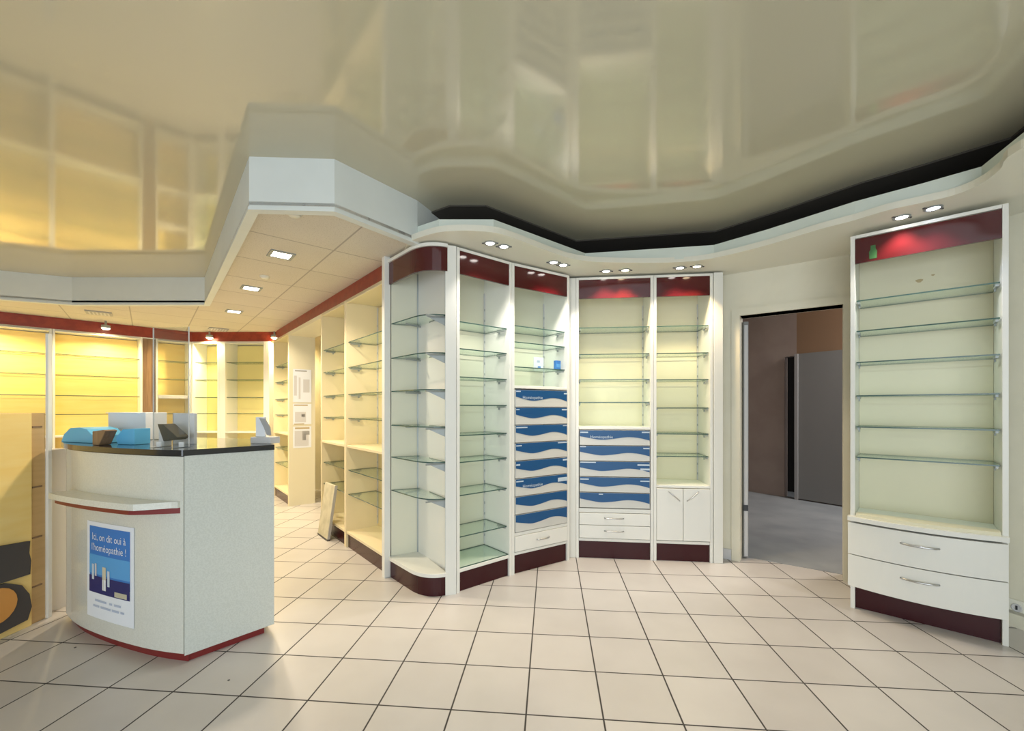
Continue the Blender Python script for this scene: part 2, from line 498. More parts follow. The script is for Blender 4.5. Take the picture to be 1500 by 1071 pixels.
# bay with five blue wave drawers and two white drawers
u3, w3 = unit('display_shelf', 'display bay with five blue wave drawers and two white drawers under four glass shelves',
              F2, G, .35, [2.035, 1.80, 1.575, 1.375], back='cream', plinth=.15, board=.175, group='display bays along the cornice', mid=1.155)
box1('corner_post', u3, -.075, -.001, .0, .06, 0, 2.47, 'white', .004)
zs3 = [1.13 - .137 * k for k in range(6)]
tabs3 = [((.02, .13, .1, .18), (.88, .99, .08, .16)), ((.02, .1, .03, .09), (.9, .99, .1, .18)), ((.02, .24, .02, .09), (.82, .99, .14, .24), (.86, .99, .42, .54)),
         ((.02, .14, .1, .18), (.86, .99, .18, .25)), ((.28, .34, .06, .12),)]
for k in range(5):
    d = wave_drawer(u3, w3 - .05, zs3[k + 1], zs3[k], -.004, word='Homéopathie' if k == 0 else None, tabs=tabs3[k])
    d.location.x = .025
box1('divider_rail', u3, .026, w3 - .026, .002, .02, .405, .440, 'white')
for z0, z1 in ((.296, .400), (.18, .292)):
    dr = box1('white_drawer', u3, .028, w3 - .028, -.004, .016, z0, z1, 'white', .002)
    bow_handle(dr, (w3 * .37, -.005, (z0 + z1) / 2 + .01), (w3 * .62, -.005, (z0 + z1) / 2 + .01), .024, .006)

# bay with the V-handled cupboard
u4, w4 = unit('display_shelf', 'display bay with a two-door cupboard and V-shaped handles under six glass shelves',
              G, H, .35, [2.035, 1.80, 1.57, 1.325, 1.10, .905], back='cream', plinth=.15, board=.175, group='display bays along the cornice', mid=.655)
for s in (0, 1):
    x0, x1 = (.026, w4 / 2 - .002) if s == 0 else (w4 / 2 + .002, w4 - .026)
    dr = box1('door', u4, x0, x1, -.006, .012, .182, .628, 'white', .002)
    c0 = w4 / 2
    sg = -1 if s == 0 else 1
    bow_handle(dr, (c0 + sg * .125, -.007, .605), (c0 + sg * .03, -.007, .525), .02, .005)

# white column closing the run
mb = MB(); mb.box(0, .075, 0, .22, 0, 2.475, 'white', .003)
o = mb.build('filler_column', None, (1.718, 3.63, 0), math.atan2(-.045, .49))
tag(o, 'narrow white column between the V-handled cupboard bay and the doorway', 'column')

# ------------------------------------------------------------------ rounded corner display
cr = thing('corner_display', 'rounded corner display with six curved glass shelves under a red curved fascia', 'shelf', (A.x, A.y, 0))
def rel(p): return (p[0] - A.x, p[1] - A.y)
p0, pc, p1 = Vector((-.74, 3.072)), Vector((-.60, 2.922)), Vector((-.452, 2.998))
arc = [tuple(A + (p0 - A) * .06)] + [tuple(p0.lerp(pc, t).lerp(pc.lerp(p1, t), t)) for t in [k / 14 for k in range(15)]]
def shrink(pts, th): return [rel(p) for p in mitred(pts, th)]
Ir = rel(I)
mb = MB(); mb.box(-.02, .03, -.02, .03, 0, 2.50, 'white', .003); po = mb.build('front_post', cr); po.rotation_euler.z = math.atan2(.764, -.645)
mb = MB(); mb.prism([rel(B + Vector((-.045, -.008))), rel(B + Vector((.028, .016))), rel(B + Vector((.012, .040))), rel(B + Vector((-.045, .02)))], 0, 2.47, 'white'); mb.build('front_post', cr)
# back panels
def panel2(name, par, p, q, th, z0, z1, mat):
    p, q = Vector(p), Vector(q); d = (q - p).normalized(); n = Vector((-d.y, d.x)) * th
    mb = MB(); mb.prism([p, q, q + n, p + n], z0, z1, mat); return mb.build(name, par)
panel2('back_panel', cr, Vector(rel(A)) + Vector((.03, .01)), Ir, .012, 0, 2.47, 'pale')
panel2('back_panel', cr, Ir, Vector(rel(B)) + Vector((-.005, .02)), -.012, 0, 2.47, 'white')
for f, o_ in ((.995, -.012), (.12, -.014)):
    p = Vector(Ir).lerp(Vector(rel(B)), 1 - f)
    d = (Vector(rel(B)) - Vector(Ir)).normalized(); n = Vector((d.y, -d.x))
    q = p + n * .012
    mb = MB(); mb.box(q.x - .006, q.x + .006, q.y - .006, q.y + .006, .16, 2.40, 'alu')
    mb.build('shelf_standard', cr)
outline = shrink(arc, .004)
mb = MB(); mb.prism([(.02, .0)] + outline + [Ir], .135, .160, 'white'); mb.build('base_board', cr)
mb = MB(); a_ = shrink(arc, .018); b2 = shrink(arc, .03); mb.prism(a_ + b2[::-1], 0, .134, 'plinth'); mb.build('plinth', cr)
mb = MB(); a_ = shrink(arc, .006); b2 = shrink(arc, .02); mb.prism(a_ + b2[::-1], 2.285, 2.45, 'red'); mb.build('fascia', cr)
mb = MB(); a_ = shrink(arc, -.004); mb.prism([(.02, .0)] + a_ + [Ir], 2.452, 2.475, 'white'); mb.build('top_board', cr)
for z in (1.985, 1.715, 1.455, 1.19, .94, .68):
    a_ = [(.03, .012)] + shrink(arc, .035)[1:]
    poly = a_ + [tuple(Vector(Ir) + Vector((.02, -.03)))]
    mb = MB(); mb.prism(poly, z - .008, z, 'glass', 'edge'); s = mb.build('glass_shelf', cr)
    for f in (.88,):
        p = Vector(Ir).lerp(Vector(rel(B)), f); d = (Vector(rel(B)) - Vector(Ir)).normalized(); n = Vector((d.y, -d.x))
        q = p + n * .02
        bb = MB(); bb.face([(q.x, q.y, z - .009), (q.x + n.x * .13 - d.x * .05, q.y + n.y * .13 - d.y * .05, z - .009), (q.x, q.y, z - .075)], 'alu')
        bb.prism([tuple(q), tuple(q + n * .15), tuple(q + n * .15 + d * .006), tuple(q + d * .006)], z - .02, z - .009, 'alu')
        bb.build('shelf_bracket', s)
    q = Vector(Ir) + Vector((.02, -.04))
    bb = MB(); bb.prism([tuple(q), tuple(q + Vector((-.09, -.13))), tuple(q + Vector((-.084, -.135))), tuple(q + Vector((.006, -.004)))], z - .022, z - .009, 'alu'); bb.build('shelf_bracket', s)

# ------------------------------------------------------------------ cream row under the lowered ceiling
def rowp(s): return A + ROW * s
row_labels = ['cream shelf bay with bright interior adjoining the rounded corner display', 'cream shelf bay behind the leaning board, beside the passage']
spans = [(.945, .02), (1.71, .947)]
for lab, (sa, sb) in zip(row_labels, spans):
    unit('wall_shelf', lab, rowp(sa), rowp(sb), .33, [1.95, 1.71, 1.455, 1.225, .735, .505], back='warmcream', height=2.345, fascia=None,
         rail=(2.315, 2.344), plinth=.13, board=.155, mid=.97, group='cream shelf bays in the back room row', panel='rowpanel', shelf_from=.02)
unit('wall_shelf', 'narrow pale yellow shelf bay beyond the passage, beside the notice panel', rowp(4.08), rowp(3.16), .33, [1.95, 1.71, 1.455, 1.225, .735, .505], back='paleyellow', height=2.345, fascia=None,
     rail=(2.315, 2.344), plinth=.13, board=.155, mid=.97, group='cream shelf bays in the back room row', panel='rowpanel', shelf_from=.02)
# red frieze above the row
mb = MB(); a0, a1 = rowp(-.005) + ROWN * .045, rowp(4.12) + ROWN * .045
mb.prism([a0, a1, a1 + ROWN * .02, a0 + ROWN * .02], 2.347, LOW - .001, 'redmatt')
struct(mb, 'trim_3')
# head board over the passage
mb = MB(); a0, a1 = rowp(1.715), rowp(3.155)
mb.prism([a0, a1, a1 + ROWN * .33, a0 + ROWN * .33], 2.30, 2.345, 'cream')
struct(mb, 'trim_4')
# end panel with the notices: cheek of the passage
mb = MB(); a0 = rowp(3.155); mb.prism([a0, a0 + ROWN * .33, a0 + ROWN * .33 - ROW * .03, a0 - ROW * .03], 0, 2.30, 'cream')
o = mb.build('end_panel'); tag(o, 'cream end panel with paper notices facing the passage', 'panel')
# notices
def notice(name, label, z0, z1, a, b_, draw, tilt=0):
    nrm = -ROW   # panel faces the camera side of the passage
    base = rowp(3.155) - ROW * .0315
    t = MB()
    def fn(x, z): p = base + ROWN * x; return (p.x - ROW.x * .0, p.y - ROW.y * .0, z)
    def fr(x, z, k=.0015): p = base + ROWN * x - ROW * k; return (p.x, p.y, z)
    t.prism([base + ROWN * a, base + ROWN * b_, base + ROWN * b_ - ROW * .001, base + ROWN * a - ROW * .001], z0, z1, 'paper')
    for (xa, xb, za, zb, mat) in draw:
        X0, X1 = a + (b_ - a) * xa, a + (b_ - a) * xb; Z0, Z1 = z0 + (z1 - z0) * za, z0 + (z1 - z0) * zb
        t.face([fr(X0, Z0), fr(X1, Z0), fr(X1, Z1), fr(X0, Z1)], mat)
    o = t.build(name); return tag(o, label, 'notice', 'paper notices on the end panel')
notice('paper_notice', 'white paper notice with a dark heading bar, topmost on the cream end panel', 1.40, 1.85, .05, .28,
       [(.1, .75, .93, .97, 'grey'), (.05, .2, .2, .8, 'palegrey'), (.3, .4, .1, .75, 'palegrey'), (.55, .9, .3, .7, 'palegrey')])
notice('paper_notice', 'pale notice with a small brown dot, middle one on the cream end panel', 1.10, 1.38, .05, .28,
       [(.05, .8, .9, .96, 'ochre'), (.1, .7, .1, .6, 'palegrey'), (.45, .65, .35, .5, 'grey'), (.05, .6, .0, .04, 'ochre')])
notice('paper_notice', 'grey shaded sheet, lowest notice on the cream end panel', .78, 1.07, .05, .28,
       [(.08, .85, .08, .8, 'palegrey'), (.5, .9, .6, .78, 'grey'), (.5, .7, .35, .6, 'grey'), (.1, .9, .88, .96, 'ochre')])

# far wall of the passage
mb = MB(); pa, pb = rowp(1.2) + ROWN * .75, rowp(3.9) + ROWN * .75
mb.prism([pa, pb, pb + ROWN * .05, pa + ROWN * .05], 0, LOW, 'wall'); struct(mb, 'wall_passage')
mb = MB(); q0, q1 = pa - ROWN * .001, pb - ROWN * .001
mb.prism([q0, q1, q1 - ROWN * .012, q0 - ROWN * .012], 0, .09, 'grey'); struct(mb, 'baseboard_passage')

# leaning board
tpb = MB()
tpb.box(-.155, .155, -.012, .012, 0, .54, 'board', .003)
tpb.box(-.158, .158, -.0135, .0135, -.004, .012, 'charcoal')
tpb.box(.150, .158, -.0132, .0132, 0, .542, 'grey')
o = tpb.build('leaning_board')
fa, fb = Vector(at_floor(462, 779)), Vector(at_floor(487, 797))
c_ = (fa + fb) / 2; dd = fb - fa
o.location = (c_.x, c_.y, .004); o.scale.x = 1
o.rotation_euler = (math.radians(-8), 0, math.atan2(dd.y, dd.x))
tag(o, 'worn cream board leaning against the row of cream shelves', 'board')

# ------------------------------------------------------------------ yellow wall of shelves
L0 = Vector((-6.22, 5.19)); LD = Vector((.677, .736)); LN = Vector((-.736, .677))
def lw(t): return L0 + LD * t
ylab = ['yellow shelf bay cut by the frame edge, behind the low yellow panel', 'wide yellow shelf bay above the blue wrapping on the counter', 'yellow shelf bay seen through the acrylic screen, with one thick grey shelf']
sp = [(-.50, .425), (.427, 1.315), (1.462, 1.88)]
Z5 = [2.03, 1.76, 1.49, 1.24]
for k, (lab, (ta, tb)) in enumerate(zip(ylab, sp)):
    t, w = unit('wall_shelf', lab, lw(ta), lw(tb), .30, Z5 + [.6], back='yellow', height=2.345, fascia=None, rail=(2.315, 2.344), plinth=.13, board=.155,
                mid=.96, group='yellow shelf bays along the far wall', panel='white' if k != 9 else 'paleyellow', standards=False, brk=False)
    if k == 2:
        mb = MB(); mb.box(.03, w - .03, .02, .26, 1.465, 1.515, 'palegrey', .003); mb.build('thick_shelf', t)
unit('wall_shelf', 'yellow shelf bay beyond the frame, end of the far wall', lw(-1.5), lw(-.502), .30, Z5 + [.6], back='yellow', height=2.345, fascia=None, rail=(2.315, 2.344), plinth=.13, board=.155,
     mid=.96, group='yellow shelf bays along the far wall', standards=False, brk=False)
mb = MB(); a0, a1 = lw(1.318), lw(1.459); mb.prism([a0 + LN * .02, a1 + LN * .02, a1 + LN * .2, a0 + LN * .2], 0, 2.33, 'woodbrown')  # dark panel painting the shaded gap between the bays
o = mb.build('gap_shade_panel'); tag(o, 'narrow dark brown panel painting the shaded gap between two yellow shelf bays', 'panel')
mb = MB(); mb.prism([a0 , a1, a1 + LN * .03, a0 + LN * .03], 2.331, 2.345, 'white'); struct(mb, 'trim_5')
DG0, DG1 = lw(1.885), Vector((-3.72, 6.54))
dmid = DG0.lerp(DG1, .36)
unit('wall_shelf', 'pale yellow corner bay beside the acrylic screen edge', DG0, dmid, .30, Z5 + [.6], back='paleyellow', height=2.345, fascia=None, rail=(2.315, 2.344), plinth=.13, board=.155,
     mid=.96, group='yellow shelf bays along the far wall', standards=False, brk=False, post=.03)
unit('wall_shelf', 'pale yellow corner bay behind a thick white post, meeting the cream row', dmid, DG1, .30, Z5 + [.6], back='paleyellow', height=2.345, fascia=None, rail=(2.315, 2.344), plinth=.13, board=.155,
     mid=.96, group='yellow shelf bays along the far wall', standards=False, brk=False, post=.09)
# rust red frieze over the yellow bays
mb = MB(); seq = [tuple(lw(-1.6)), tuple(lw(1.885)), tuple(DG1 + Vector((.12, 0)))]
mb.prism(mitred(seq, .04) + mitred(seq, .06)[::-1], 2.347, LOW - .001, 'redmatt'); struct(mb, 'trim_6')

# ------------------------------------------------------------------ enclosing walls (behind the units)
def wallseg(name, p, q, z0, z1, mat, th=.08):
    p, q = Vector(p), Vector(q); d = (q - p).normalized(); n = Vector((-d.y, d.x)) * th
    mb = MB(); mb.prism([p, q, q + n, p + n], z0, z1, mat); return struct(mb, name)
wallseg('wall_left', lw(-2.9) + LN * .32, lw(2.3) + LN * .32, 0, CEIL, 'wall')
wallseg('wall_corner', DG0 + Vector((-.6, .36)), DG1 + Vector((.9, .36)), 0, CEIL, 'wall')
wallseg('wall_near_left', (-8.0, -2.6), lw(-2.6) + LN * .3, 0, CEIL, 'wall')
wallseg('wall_row', rowp(5.0) + ROWN * .95, rowp(-.2) + ROWN * .95, 0, CEIL, 'wall')
# wall up behind the cornice and unit backs, cove shade put into its colour
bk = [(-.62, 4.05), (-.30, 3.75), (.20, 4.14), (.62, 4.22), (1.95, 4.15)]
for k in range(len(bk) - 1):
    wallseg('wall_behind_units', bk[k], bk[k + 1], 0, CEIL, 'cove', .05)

# ------------------------------------------------------------------ doorway wall
W0, WL, WR, W1 = Vector((1.80, 3.80)), Vector((1.968, 3.680)), Vector((2.536, 3.268)), Vector((2.60, 3.222))
DT = 2.115
wd = (WR - WL).normalized(); wn = Vector((-wd.y, wd.x))
if wn.y < 0: wn = -wn
mb = MB()
mb.prism([W0, WL, WL + wn * .14, W0 + wn * .14], 0, LOW + .27, 'wall')
mb.prism([WR, W1, W1 + wn * .14, WR + wn * .14], 0, LOW + .27, 'wall')
mb.prism([WL, WR, WR + wn * .14, WL + wn * .14], DT, LOW + .27, 'wall')
struct(mb, 'wall_door')
mb = MB()
def along(p, a, n): return (p.x + wd.x * a + wn.x * n, p.y + wd.y * a + wn.y * n)
for (p, a, b_) in ((WL, -.065, -.001), (WR, .001, .05)):
    mb.prism([along(p, a, -.018), along(p, b_, -.018), along(p, b_, .15), along(p, a, .15)], 0, DT + .0, 'wall')
mb.prism([along(WL, -.065, -.018), along(WR, .05, -.018), along(WR, .05, .15), along(WL, -.065, .15)], DT, DT + .06, 'wall')
struct(mb, 'trim_7')
mb = MB(); mb.prism([along(W0, .0, -.012), along(WL, -.068, -.012), along(WL, -.068, -.001), along(W0, .0, -.001)], 0, .09, 'palegrey'); struct(mb, 'baseboard_door')
# door leaf opened into the far room, edge on, with its lock
dv = Vector((.245, .97)).normalized()
dl = thing('door_1', '', '', (0, 0, 0)); del dl['label']; del dl['category']; dl['kind'] = 'structure'
hp = Vector(along(WL, .012, .10))
dn = Vector((dv.y, -dv.x))
mb = MB(); mb.prism([hp, hp + dv * .8, hp + dv * .8 + dn * .04, hp + dn * .04], .01, 2.08, 'greydoor'); mb.build('door_leaf', dl)
mb = MB(); e0 = hp - dv * .004; mb.prism([e0 + dn * .006, e0 + dn * .034, e0 + dn * .034 + dv * .003, e0 + dn * .006 + dv * .003], .02, 2.05, 'palegrey'); mb.build('edge_strip', dl)
mb = MB(); mb.prism([e0 + dn * -.004, e0 + dn * .034, e0 + dn * .034 - dv * .012, e0 - dn * .004 - dv * .012], .42, .47, 'charcoal'); mb.build('bolt', dl)

# right-hand wall
SEG = [W1, Vector((3.02, 2.62)), Vector((3.25, 1.95)), Vector((3.45, .9)), Vector((3.45, -2.6))]
for k in range(len(SEG) - 1):
    wallseg('wall_right', SEG[k], SEG[k + 1], 0, CEIL, 'wall')
def off(p, q, th):
    d = (q - p).normalized(); return Vector((d.y, -d.x)) * th
for k in (1, 2):
    n = off(SEG[k], SEG[k + 1], .012)
    mb = MB(); mb.prism([SEG[k] + n * .1, SEG[k + 1] + n * .1, SEG[k + 1] + n, SEG[k] + n], 0, .10, 'tan' if 0 else 'wall'); struct(mb, 'baseboard_right')
# socket on the right wall
sk = thing('wall_socket', 'white double power socket low on the cream wall beside the wide drawer unit', 'socket')
d12 = (SEG[2] - SEG[1]).normalized()
# visible at about pixel (1491, 890)
u_ = (1491 - 750) / F_PX
tt = (SEG[1].x - u_ * SEG[1].y) / (u_ * d12.y - d12.x)
sp_ = SEG[1] + d12 * tt
zz = CAM_H - (890 - HZ) * sp_.y / F_PX
sk.location = (sp_.x, sp_.y, zz); sk.rotation_euler = (0, 0, math.atan2(d12.y, d12.x))
mb = MB(); mb.box(-.045, .045, -.012, -.001, -.045, .045, 'ivory', .003); pl = mb.build('face_plate', sk)
mb = MB(); mb.lathe([(.024, 0), (.024, .003), (.018, .003), (.016, -.002)], 'palegrey', 20); w_ = mb.build('socket_well', sk); w_.rotation_euler = (PI / 2, 0, 0); w_.location = (0, -.013, 0)
mb = MB(); mb.box(-.004, .004, -.017, -.0125, -.012, .012, 'charcoal'); mb.build('earth_pin', sk)

# ------------------------------------------------------------------ far room beyond the doorway
R0, R1 = Vector((3.30, 7.42)), Vector((5.6, 4.05))
rd = (R1 - R0).normalized(); rn = Vector((-rd.y, rd.x)); rn = rn if rn.y > 0 else -rn
def onwall(px):
    u = (px - 750) / F_PX; t = (R0.x - u * R0.y) / (u * rd.y - rd.x); return R0 + rd * t
da, db, dc = onwall(1149), onwall(1167), onwall(1172)
de = onwall(1262)
mb = MB()
mb.prism([R0, da, da + rn * .1, R0 + rn * .1], 0, 3.2, 'brown')
mb.prism([da, db, db + rn * .1, da + rn * .1], 2.08, 3.2, 'brown')
mb.prism([db, R1, R1 + rn * .1, db + rn * .1], 0, 3.2, 'orangebrown')
struct(mb, 'wall_storeroom')
mb = MB(); mb.prism([db - rn * .06, de - rn * .06, de - rn * .005, db - rn * .005], .02, 2.10, 'greydoor')
o = struct(mb, 'door_2')
mb = MB(); mb.prism([db - rn * .075, dc - rn * .075, dc - rn * .06, db - rn * .06], .0, 2.10, 'grey'); struct(mb, 'trim_8')
mb = MB(); mb.prism([da + rn * .5, db + rn * .5 + rd * .4, db + rn * .55 + rd * .4, da + rn * .55 - rd * .4], 0, 2.3, 'dark'); struct(mb, 'door_gap_shade')  # near-black sheet painting the dark seen through the door gap
mb = MB(); lft = Vector((2.35, 4.3)); mb.prism([along(WL, -.3, .16), along(WL, -.35, .16), (2.3, 7.6), (2.4, 7.6)], 0, 3.2, 'brown'); struct(mb, 'wall_storeroom_side')
mb = MB(); mb.prism([(2.2, 7.5), (3.6, 7.5), (3.6, 7.6), (2.2, 7.6)], 0, 3.2, 'brown'); struct(mb, 'wall_storeroom_back')
mb = MB(); mb.prism([along(WL, -.1, .141), along(WR, .4, .141), (5.9, 3.6), (6.0, 8.0), (2.2, 8.0)], -.1, .004, 'concrete'); struct(mb, 'floor_storeroom')
mb = MB(); mb.prism([along(WL, -.4, .16), along(WR, .4, .16), (5.9, 3.6), (6.0, 8.0), (2.2, 8.0)], 3.2, 3.25, 'brown'); struct(mb, 'ceiling_storeroom')
mb = MB(); mb.prism([along(WR, .15, .15), (5.9, 3.55), (5.9, 3.65), along(WR, .15, .25)], 0, 3.2, 'brown'); struct(mb, 'wall_storeroom_near')

# ------------------------------------------------------------------ wide drawer unit by the doorway
P, Q = Vector((2.24, 2.825)), Vector((2.745, 2.357))
dq = (Q - P); wq = dq.length; rq = math.atan2(dq.y, dq.x)
dw = thing('drawer_unit', 'tall display unit with two wide bowed drawers and six glass shelves beside the doorway', 'shelf', (P.x, P.y, 0), rq)
box1('side_panel', dw, 0, .024, .0, .34, 0, 2.455, 'white', .0015)
box1('side_panel', dw, wq - .024, wq, .0, .34, 0, 2.455, 'white', .0015)
box1('back_panel', dw, .025, wq - .025, .32, .339, .16, 2.43, 'cream')
box1('top_board', dw, .025, wq - .025, 0, .318, 2.435, 2.455, 'white')
fa_ = box1('fascia', dw, .025, wq - .025, .004, .02, 2.27, 2.43, 'red')
mb = MB()   # bottle-shaped reflection painted onto the fascia
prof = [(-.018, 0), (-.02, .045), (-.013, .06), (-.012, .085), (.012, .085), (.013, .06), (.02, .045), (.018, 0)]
mb.face([(.115 + x, .0025, 2.285 + z) for x, z in prof], 'green'); st = mb.build('painted_bottle_reflection', fa_); st['label'] = 'green bottle-shaped reflection painted on the red fascia'
box1('plinth', dw, .025, wq - .025, .03, .05, 0, .15, 'plinth')
# bowed base: worktop and two drawers
def bow(x, o): t = x / wq; return o - .055 * 4 * t * (1 - t)
def bowpoly(o, x0, x1, yb, n=16): return [(x0 + (x1 - x0) * k / n, bow(x0 + (x1 - x0) * k / n, o)) for k in range(n + 1)] + [(x1, yb), (x0, yb)]
mb = MB(); mb.prism(bowpoly(-.045, -.012, wq - .002, .0), .585, .612, 'white')
mb.prism([(.025, .001), (wq - .025, .001), (wq - .025, .318), (.025, .318)], .585, .612, 'white'); mb.build('worktop', dw)
mb = MB(); mb.prism(bowpoly(-.018, .03, wq - .03, .05), .612, .632, 'cream'); mb.build('worktop_lip', dw)
for z0, z1 in ((.158, .362), (.368, .572)):
    mb = MB(); mb.prism(bowpoly(-.035, -.01, wq - .006, -.002), z0, z1, 'white'); dr = mb.build('drawer', dw)
    a_, b_ = wq * .36, wq * .60
    pts = []
    for k in range(15):
        t = k / 14; x = a_ + (b_ - a_) * t
        pts.append((x, bow(x, -.036) - .026 * math.sin(PI * t) ** .55, (z0 + z1) / 2 + .03))
    hb = MB(); hb.tube(pts, .006, 'metal'); hb.build('handle', dr)
mb = MB(); mb.box(.02, wq - .02, .0, .3, .151, .157, 'white'); mb.build('bottom_board', dw)
for z in (2.03, 1.83, 1.625, 1.405, 1.20, 1.0):
    glass_shelf(dw, [(.03, .02), (wq - .03, .02), (wq - .03, .30), (.03, .30)], z, [(.04, .08, 0), (wq - .04, .08, 0)])
for (x, z, sx, sz) in ((.335, 2.165, .018, .012), (.40, 2.19, .009, .006)):
    mb = MB(); mb.face([(x + sx * math.cos(a) * (1 + .3 * math.sin(3 * a)), .3185, z + sz * math.sin(a)) for a in [2 * PI * k / 10 for k in range(10)]], 'ochre')
    mk = mb.build('glue_mark', dw); mk['label'] = 'ochre glue residue on the back panel'

# ------------------------------------------------------------------ cornice with cove
bead_px = [(598, 356), (610, 350), (640, 341), (670, 338), (700, 338.5), (730, 342), (760, 352), (800, 367), (830, 377), (860, 382.5), (900, 384.5), (950, 385), (1000, 383.5), (1045, 378),
           (1120, 360), (1200, 336), (1250, 323), (1300, 308), (1350, 297), (1400, 285), (1440, 268), (1470, 246), (1500, 216)]
bead = [at_height(x, y, 2.487) for x, y in bead_px]
bead = bead + [(bead[-1][0] + .05, bead[-1][1] - .45), (bead[-1][0] + .25, bead[-1][1] - 1.2)]
bc = catmull(bead, 4)
back_line = [(-.98, 3.60), (-.60, 3.70), (-.30, 3.72), (.20, 4.12), (.62, 4.20), (1.75, 4.14), (1.80, 3.82), (2.58, 3.26), (3.02, 2.63), (3.24, 1.95), (3.40, .9), (3.40, .2)]
mb = MB(); mb.prism(bc + back_line[::-1], 2.488, 2.506, 'cornice')
struct(mb, 'trim_9')
mb = MB(); mb.prism(mitred(bc, -.012) + mitred(bc, .022)[::-1], 2.482, 2.522, 'cornice')
struct(mb, 'trim_10')
top_px = [(600, 332), (640, 318.5), (725, 318.5), (860, 369), (1045, 357), (1120, 335), (1250, 293), (1350, 266), (1430, 243)]
cove = [at_height(x, y, 2.60) for x, y in top_px]
e = bc[-1]
cove = cove + [(2.33, 1.95), (2.27, 1.6), (e[0] + .06, e[1])]
cove = mitred(cove, .03)
mb = MB(); mb.prism(cove + mitred(cove, .016)[::-1], 2.5065, 2.60, 'plaster')
struct(mb, 'trim_11')
mb = MB(); mb.prism(mitred(cove, .018) + back_line[::-1], 2.5068, 2.514, 'cove'); struct(mb, 'trim_12')  # cornice top darkened to paint in the cove's shade

# dark sheet painting the cove's shade under the film, behind the fascia
mb = MB(); mb.prism(mitred(cove, .17) + back_line[::-1], CEIL - .012, CEIL - .001, 'cove'); struct(mb, 'ceiling_cove_shade')

# ------------------------------------------------------------------ spotlights and downlights
def spot_lamp(par, energy, col, size=1.9, blend=.6, z=-.03, tilt=(0, 0), rad=.03):
    l = bpy.data.lights.new('spot_beam', 'SPOT'); l.energy = energy; l.color = col; l.spot_size = size; l.spot_blend = blend; l.shadow_soft_size = rad
    o = bpy.data.objects.new('spot_beam', l); COL.objects.link(o); o.parent = par; o.location = (0, 0, z); o.rotation_euler = (tilt[0], tilt[1], 0)
    return o
spots = [(718, 357, 'lampneutral', 'spotlight over the glass-shelved bay next to the rounded corner, on the corner side'),
         (738, 362, 'lampneutral', 'spotlight over the glass-shelved bay next to the rounded corner, on the blue drawer side'),
         (811, 385, 'lampneutral', 'spotlight over the eight-drawer blue bay, on the corner display side'),
         (825, 389, 'lampneutral', 'spotlight over the eight-drawer blue bay, on the inner corner side'),
         (888, 398, 'lampneutral', 'white spotlight over the five-drawer blue bay'),
         (916, 396.5, 'lampwarm', 'warm yellow spotlight over the five-drawer blue bay'),
         (996, 393, 'lampneutral', 'white spotlight over the cupboard bay with V handles'),
         (1021, 391, 'lampwarm', 'warm yellow spotlight over the cupboard bay with V handles'),
         (1321, 319, 'lampneutral', 'warm white spotlight over the wide drawer unit by the doorway'),
         (1367, 306, 'lampcool', 'bluish spotlight over the wide drawer unit, beside the warm one')]
cols = {'lampwarm': (1, .72, .38), 'lampneutral': (1, .92, .82), 'lampcool': (.72, .78, 1)}
SPOT_E = {'lampwarm': 30, 'lampneutral': 18, 'lampcool': 9}
for x, y, mt, lab in spots:
    X, Y = at_height(x, y, 2.482)
    s = thing('spotlight', lab, 'light', (X, Y, 2.487), 0, 'cornice spotlights')
    mb = MB(); mb.lathe([(.030, 0), (.043, 0), (.043, -.005), (.034, -.007), (.030, -.004)], 'alu', 24, caps=False); mb.build('rim', s)
    mb = MB(); mb.lathe([(.0, -.003), (.02, -.0035), (.029, -.004), (.029, -.002)], mt, 20); mb.build('lens', s)
    for sg in (-1, 1):
        mb = MB(); mb.box(sg * .050 - .008, sg * .050 + .008, -.005, .005, -.006, 0, 'darkmetal'); mb.build('clip', s)
    spot_lamp(s, SPOT_E[mt], cols[mt], 1.72, .5)

downs = [(412, 373, 'square downlight in the lowered ceiling, first from the soffit edge'),
         (368, 422, 'square downlight in the lowered ceiling, second from the soffit edge'),
         (343, 456, 'square downlight in the lowered ceiling, third from the soffit edge')]
a_row = math.atan2(ROW.y, ROW.x)
for k, (x, y, lab) in enumerate(downs):
    X, Y = at_height(x, y, LOW)
    s = thing('downlight', lab, 'light', (X, Y, LOW), a_row, 'downlights of the lowered ceiling')
    mb = MB()
    for q in ((-.085, .085, -.085, -.062), (-.085, .085, .062, .085), (-.085, -.062, -.062, .062), (.062, .085, -.062, .062)):
        mb.box(q[0], q[1], q[2], q[3], -.008, 0, 'alu')
    mb.build('frame', s)
    mb = MB(); mb.box(-.06, .06, -.06, .06, -.006, -.002, 'lampneutral'); mb.build('diffuser', s)
    spot_lamp(s, (80, 80, 150)[k], (1, .84, .62), 2.5, .5, -.03, rad=.06)
walls_ = [(155, 481, lw(.93) - LN * .10, 'small round lamp under the lowered ceiling against the wide yellow bay'),
          (307, 495, None, 'small round lamp against the red frieze over the corner bay'),
          (402, 495, None, 'small round lamp where the far frieze meets the cream row')]
